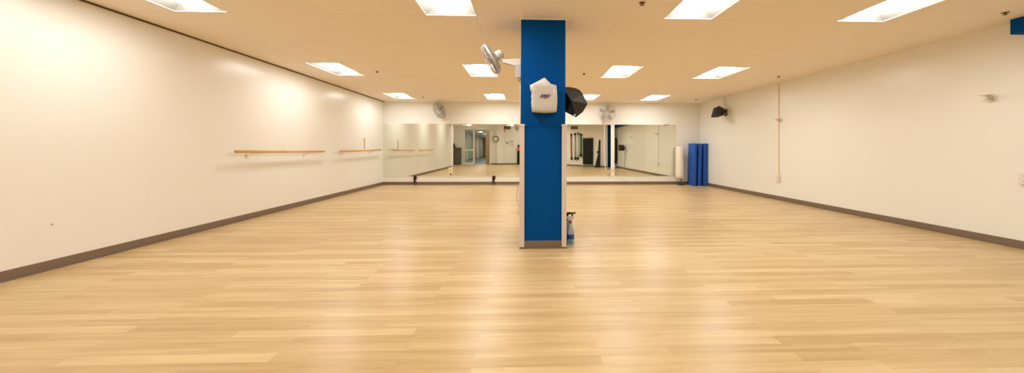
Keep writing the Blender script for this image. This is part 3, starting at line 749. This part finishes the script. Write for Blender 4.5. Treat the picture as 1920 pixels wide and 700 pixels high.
# ------------------------------------------------------------------ spray bottles beside the column
def bottle(loc, lab, body_m, low_m, collar_m, head_m, trig_m, direction, s_=1, label_on=True, front=1, slim=False):
    t = thing('spray_bottle', lab, 'spray bottle', loc, direction, 'spray bottles at the foot of the column')
    sq = Matrix.Diagonal((1.0*s_, .72*s_, s_, 1))
    MB().lathe([(.040, 0), (.046, .008), (.047, .05), (.047, .13)], 28, mx=sq, capt=True).build('body', low_m, t)
    MB().lathe([(.047, .13), (.047, .150), (.043, .172), (.032, .200), (.026, .230), (.024, .262), (.016, .274)], 28, mx=sq, capb=True).build('shoulder', body_m, t)
    MB().lathe([(.019, .266), (.021, .270), (.021, .296), (.018, .300)], 22, mx=Matrix.Diagonal((s_, s_, s_, 1))).build('collar', collar_m, t)
    mh = Matrix.Diagonal((s_, s_, s_, 1))
    h = MB().prism([(-.008, .298), (.010, .298), (.020, .322), (.085, .330), (.085, .340), (.02, .346), (-.006, .340)] if slim else [(-.018, .298), (.014, .298), (.020, .318), (.050, .326), (.052, .345), (.02, .352), (-.030, .350), (-.040, .338), (-.034, .326), (-.020, .318)], 'Y', -.014, .014, mx=mh)
    bmesh.ops.bevel(h.bm, geom=list(h.bm.edges), offset=.002, segments=1, affect='EDGES'); h.build('spray_head', head_m, t)
    MB().prism([(.050, .328), (.068, .328), (.072, .300), (.080, .268), (.068, .266), (.058, .298)] if slim else [(.028, .326), (.038, .326), (.046, .300), (.052, .276), (.046, .274), (.037, .298)], 'Y', -.007, .007, mx=mh).build('trigger', trig_m, t)
    MB().lathe([(.011, .0), (.011, .014)], 12, mx=mh @ Matrix.Translation((.085 if slim else .052, 0, .336)) @ Matrix.Rotation(pi/2, 4, 'Y')).build('nozzle', trig_m, t)
    if label_on:
        mb = MB()
        for zz, rr in ((.075, .0478), (.125, .0478)): pass
        pts = [(.0480*cos(a), .0480*sin(a)) for a in [(0 if front < 0 else pi)+.35+k*(pi-.7)/14 for k in range(15)]]
        for a, b in zip(pts[:-1], pts[1:]): mb.quad((a[0]*s_, a[1]*.735*s_, .07*s_), (b[0]*s_, b[1]*.735*s_, .07*s_), (b[0]*s_, b[1]*.735*s_, .126*s_), (a[0]*s_, a[1]*.735*s_, .126*s_))
        bmesh.ops.solidify(mb.bm, geom=list(mb.bm.faces), thickness=-.0008)
        mb.build('label', M['label'], t)
        mb = MB().prism([(-.012*s_, .035*s_), (.002*s_, .030*s_), (.016*s_, .036*s_), (.012*s_, .055*s_), (.002*s_, .047*s_), (-.010*s_, .056*s_)], 'Y', -.0352*s_*front, -.0335*s_*front)
        mb.build('emblem', M['purple'], t)
    return t
bottle((.625, 4.66, 0), 'clear spray bottle of blue cleaner with a red collar beside the column', M['bottle'], M['liquid'], M['redp'], M['gloss_white'], M['redp'], pi, 1.06, True, -1)
bottle((.592, 4.79, 0), 'pale cyan spray bottle with a black trigger, behind the clear one', M['cyan'], M['cyan'], M['black'], M['black'], M['black'], 0.0, 1.17, False, 1, True)

# ------------------------------------------------------------------ things in the rear of the room (seen in the mirrors)
def rq(px, py, y=YREAR): return refl(px, py, Y=y)
# clock
c = rq(930, 261); ck = thing('wall_clock', 'round wall clock with a dark ring on the rear wall, seen in the mirror', 'clock', (c.x, YREAR+.285, c.z))
rx = Matrix.Rotation(-pi/2, 4, 'X')
MB().ring((0, .02, 0), (0, 1, 0), .225, .035, 40, 8).build('rim', M['grey'], ck)
MB().lathe([(.21, .0), (.21, .012)], 36, mx=rx).build('face', M['face'], ck)
MB().box(-.006, .006, .013, .018, 0, .15).build('minute_hand', M['black'], ck); MB().box(0, .1, .013, .018, -.006, .006).build('hour_hand', M['black'], ck)
def onwall(name, x0, x1, z0, z1, m, lab, cat, y=YREAR, d=.04, extra=None):
    t = thing(name, lab, cat, ((x0+x1)/2, y, (z0+z1)/2)); w, h = (x1-x0)/2, (z1-z0)/2
    MB().box(-w, w, 0, d, -h, h, bevel=min(.008, h*.2)).build('housing', m, t)
    if extra: extra(t, w, h, d)
    return t
def lens(t, w, h, d): MB().box(-w*.5, w*.5, d, d+.012, -h*.4, h*.5, bevel=.003).build('strobe_lens', M['white'], t)
a, b = rq(943.2, 242.8), rq(947, 247); onwall('fire_alarm', a.x+.0, b.x, b.z, a.z, M['redp'], 'red fire alarm box high on the rear wall, in the mirror', 'fire alarm', d=.05, y=YREAR, extra=lens)
a, b = rq(949.8, 266.6), rq(952, 269.6); onwall('thermostat', a.x, b.x, b.z, a.z, M['hub'], 'small dark thermostat on the rear wall, in the mirror', 'thermostat')
def scr(t, w, h, d): MB().box(-w*.6, w*.6, d, d+.004, -.02, h*.6, bevel=.001).build('window', M['greyrub'], t)
a, b = rq(956.5, 262.3), rq(963.5, 271.5); onwall('paper_dispenser', a.x, b.x, b.z, a.z, M['white'], 'white dispenser on the rear wall right of the clock, in the mirror', 'dispenser', d=.1, extra=scr)
a, b = rq(939.5, 269.5), rq(942.5, 273); onwall('light_switch', a.x, b.x, b.z, a.z, M['white'], 'white light switch plate below the wall clock, in the mirror', 'light switch', y=YREAR+.28, d=.01)
a, b = rq(962.7, 295), rq(965.2, 299.5); onwall('wall_outlet', a.x, b.x, b.z, a.z, M['white'], 'white outlet low on the rear wall, in the mirror', 'outlet', d=.012)
def vent(name, P0, dirv, w, z0, z1, lab):
    t = thing(name, lab, 'vent', (P0.x, P0.y, (z0+z1)/2), math.atan2(dirv.y, dirv.x)); h = (z1-z0)/2
    MB().box(0, w, 0, .01, -h, h).build('backing', M['hub'], t)
    f = MB().box(0, w, .01, .025, h-.02, h).box(0, w, .01, .025, -h, -h+.02).box(0, .02, .01, .025, -h, h).box(w-.02, w, .01, .025, -h, h)
    f.build('frame', M['duct'], t)
    s = MB()
    for k in range(6):
        z = -h+.02+(2*h-.04)*(k+.5)/6; s.box(.02, w-.02, .008, .022, z-.006, z+.006)
    s.build('louvres', M['duct'], t)
a, b = rq(939.5, 236), rq(957.3, 242.6)
vent('air_vent', Vector((a.x, YREAR)), Vector((1, 0)), b.x-a.x, b.z, a.z, 'wide grey air vent above the paper dispenser, in the mirror')
q1, t1 = obl(1070.5); q2, t2 = obl(1083.5)
def oz(px, py):
    q, t = obl(px); w = refl(px, py, Y=q.y); return w.z
vent('air_vent', q1+AN*.002, AD, (q2-q1).length, oz(1077, 242.5), oz(1077, 236.3), 'small square air vent above the coloured bands, in the mirror')
# coloured bands hanging from hooks
def band(px, y0, y1, m, w, lab, bulge):
    q, _ = obl(px); za, zb = oz(px, y0), oz(px, y1); p = q+AN*.07
    t = thing('exercise_band', lab, 'exercise band', (p.x, p.y, 0), math.atan2(AD.y, AD.x), 'exercise bands hung on the oblique wall')
    MB().tube([(0, 0, za), (.01, .005, (za+zb)/2), (.05*bulge, 0, zb)], [w, w*1.05, w], 12).build('strap', m, t)
    MB().tube([(0, 0, za-.02), (0, 0, za+.12)], [w*1.4, w*1.2], 12).build('upper_handle', M['black'], t)
    MB().tube([(.05*bulge, 0, zb+.14), (.05*bulge, 0, zb-.06)], [w*1.2, w*1.9], 12).build('lower_handle', M['black'], t)
    MB().tube([(0, -.068, za+.16), (0, .01, za+.16), (0, .01, za+.10)], .012, 8).build('hook', M['steel'], t)
band(1071.8, 254, 298, M['red'], .045, 'red exercise band on the rear wall, in the mirror', 1)
band(1079, 253, 298, M['greyrub'], .055, 'grey exercise band between the red and the clear ones, in the mirror', 1)
band(1084.5, 252, 298, M['clear'], .040, 'clear exercise band left of the green one, in the mirror', 0)
band(1090, 254, 292, M['green'], .07, 'thick green exercise band on the rear wall, in the mirror', 0)
# black mat on the oblique wall
q1, _ = obl(1094.5); q2, _ = obl(1112.5); L_ = (q2-q1).length
bm_ = thing('black_mat', 'tall black exercise mat hung on the rear wall, in the mirror', 'exercise mat', (q1.x, q1.y, 0), math.atan2(AD.y, AD.x))
MB().box(0, L_, .03, .12, oz(1104, 308.5), oz(1104, 259.5), bevel=.02, mx=Matrix.Shear('XZ', 4, (0, 0))).build('panel', M['dark'], bm_)
MB().box(0, L_, .02, .125, oz(1104, 259.5)-.002, oz(1104, 258.4)+.012, bevel=.004).box(L_*.2, L_*.8, .0, .03, oz(1104, 262), oz(1104, 259.5)).build('top_rail', M['tan'], bm_)
# folded black stand
q1, _ = obl(1127); p = q1+AN*.35
st = thing('folded_stand', 'folded black equipment stand beside the blue pilaster, in the mirror', 'stand', (p.x, p.y, 0), math.atan2(AD.y, AD.x))
MB().prism([(-.24, 0), (.14, 0), (.16, 1.85), (.10, 1.9), (.02, .9)], 'Y', -.06, .06).build('frame', M['black'], st)
MB().box(-.08, .06, -.07, .07, 1.0, 1.12, bevel=.02).build('crossbar', M['dark'], st)
# things on the right wall
bg = thing('black_bag', 'black hanging bag on the right wall near the blue pilaster, in the mirror', 'bag', (6.26, 1.15, 0))
MB().lathe([(.06, .28), (.11, .34), (.12, .8), (.12, 1.6), (.11, 1.98), (.05, 2.04)], 24, mx=Matrix.Diagonal((.8, 1.7, 1, 1))).build('body', M['dark'], bg)
MB().tube([(.115, 0, 2.12), (.02, 0, 2.12), (0, 0, 2.03)], .012, 8).build('hanger', M['steel'], bg)
tag(MB().lathe([(.001, .0), (.06, .02), (.09, .08), (.06, .15), (.001, .17)], 20, c=(6.12, 1.45, .0)).build('small_ball', M['clear']), 'small white ball on the floor below the black bag, in the mirror', 'ball')
mo = thing('wall_monitor', 'small black monitor on an arm on the right wall, in the mirror', 'monitor', (6.1, 3.3, 1.34))
MB().box(-.05, .0, -.33, .33, -.18, .19, bevel=.008, mx=Matrix.Rotation(.75, 4, 'Z')).build('screen', M['black'], mo)
MB().tube([(0, 0, 0), (.14, -.25, 0), (.28, -.30, 0)], .02, 8).box(.26, .28, -.36, -.24, -.08, .08).build('arm', M['hub'], mo)
tag(MB().tube([(6.33, 3.2, 1.2), (6.36, 3.1, .9), (6.34, 3.2, .6), (6.36, 3.0, .4), (6.35, 3.1, .13)], .011, 8).build('monitor_cord', M['hub']), 'dark cord hanging below the wall monitor, in the mirror', 'cord')
# grey cabinet in the alcove
cx0, cx1 = -5.75, -5.02
gc = thing('grey_cabinet', 'grey storage cabinet in the rear left alcove, in the mirror', 'cabinet', ((cx0+cx1)/2, -3.2, 0)); w = (cx1-cx0)/2
MB().box(-w, w, -.45, 0, .06, 1.36, bevel=.006).box(-w+.03, w-.03, -.42, -.03, 0, .06).build('body', M['grey'], gc)
for s_ in (-1, 1):
    d = MB().box(min(0, s_*w)+.008, max(0, s_*w)-.008, 0, .018, .09, 1.33, bevel=.003).build('door', M['grey'], gc)
    MB().box(s_*.04-.008, s_*.04+.008, .018, .04, .68, .8, bevel=.002).build('handle', M['steel'], d)
tb = thing('cone_bag', 'dark pointed bag standing on top of the grey cabinet, in the mirror', 'bag', (-5.60, -3.42, 1.36))
MB().lathe([(.12, 0), (.13, .05), (.07, .22), (.015, .38)], 18).build('body', M['dark'], tb)
# rolled gear beside the column's reflection
tg = thing('rolled_gear', 'dark upright roll with an orange top on the rear wall, in the mirror', 'exercise gear', (-.42, YREAR+.16, 0))
MB().lathe([(.10, 0.02), (.12, .06), (.11, .8), (.10, 1.1)], 20).build('body', M['dark'], tg)
MB().lathe([(.10, 1.1), (.15, 1.16), (.14, 1.36), (.09, 1.42)], 20).build('orange_wrap', M['orange'], tg, label='orange wrap')
MB().lathe([(.08, 1.42), (.09, 1.5), (.03, 1.62)], 20).build('top_knob', M['black'], tg)

# ------------------------------------------------------------------ every thing's origin at its own base
bpy.context.view_layer.update()
for o in [o for o in COL.objects if o.parent is None and o.get('label')]:
    if o.location.length > 1e-6: continue
    ms = [o] if o.type == 'MESH' else [c for c in o.children if c.type == 'MESH']
    pts = [v.co for m_ in ms for v in m_.data.vertices]
    lo = Vector([min(p[i] for p in pts) for i in range(3)]); hi = Vector([max(p[i] for p in pts) for i in range(3)])
    b0 = Vector(((lo.x+hi.x)/2, (lo.y+hi.y)/2, lo.z))
    for m_ in ms: m_.data.transform(Matrix.Translation(-b0))
    for m_ in ms:
        for g_ in m_.children: g_.data.transform(Matrix.Translation(-b0))
    o.location = b0

# ------------------------------------------------------------------ world, camera, view
w = bpy.data.worlds.new('world'); SC.world = w; w.use_nodes = True
w.node_tree.nodes['Background'].inputs['Color'].default_value = (1, .9, .75, 1); w.node_tree.nodes['Background'].inputs['Strength'].default_value = .0
cam = bpy.data.cameras.new('camera'); co = bpy.data.objects.new('camera', cam); COL.objects.link(co)
cam.sensor_width = 36; cam.sensor_fit = 'HORIZONTAL'; cam.lens = 36*F/1920
cam.shift_x = (960-CX)/1920; cam.shift_y = -(350-CY)/1920
cam.clip_start = .05; cam.clip_end = 100
co.matrix_world = Matrix.Translation((0, 0, EYE)) @ Matrix.Rotation(-B, 4, 'Z') @ Matrix.Rotation(pi/2, 4, 'X') @ Matrix.Rotation(R, 4, 'Z')
SC.camera = co
SC.view_settings.view_transform = 'Standard'; SC.view_settings.look = 'None'; SC.view_settings.gamma = 1
SC.view_settings.exposure = 0; SC.view_settings.use_curve_mapping = False
SC.cycles.max_bounces = 10; SC.cycles.diffuse_bounces = 6; SC.cycles.glossy_bounces = 6; SC.cycles.transmission_bounces = 6
SC.cycles.sample_clamp_indirect = 8; SC.cycles.use_denoising = True
SC.cycles.caustics_reflective = True
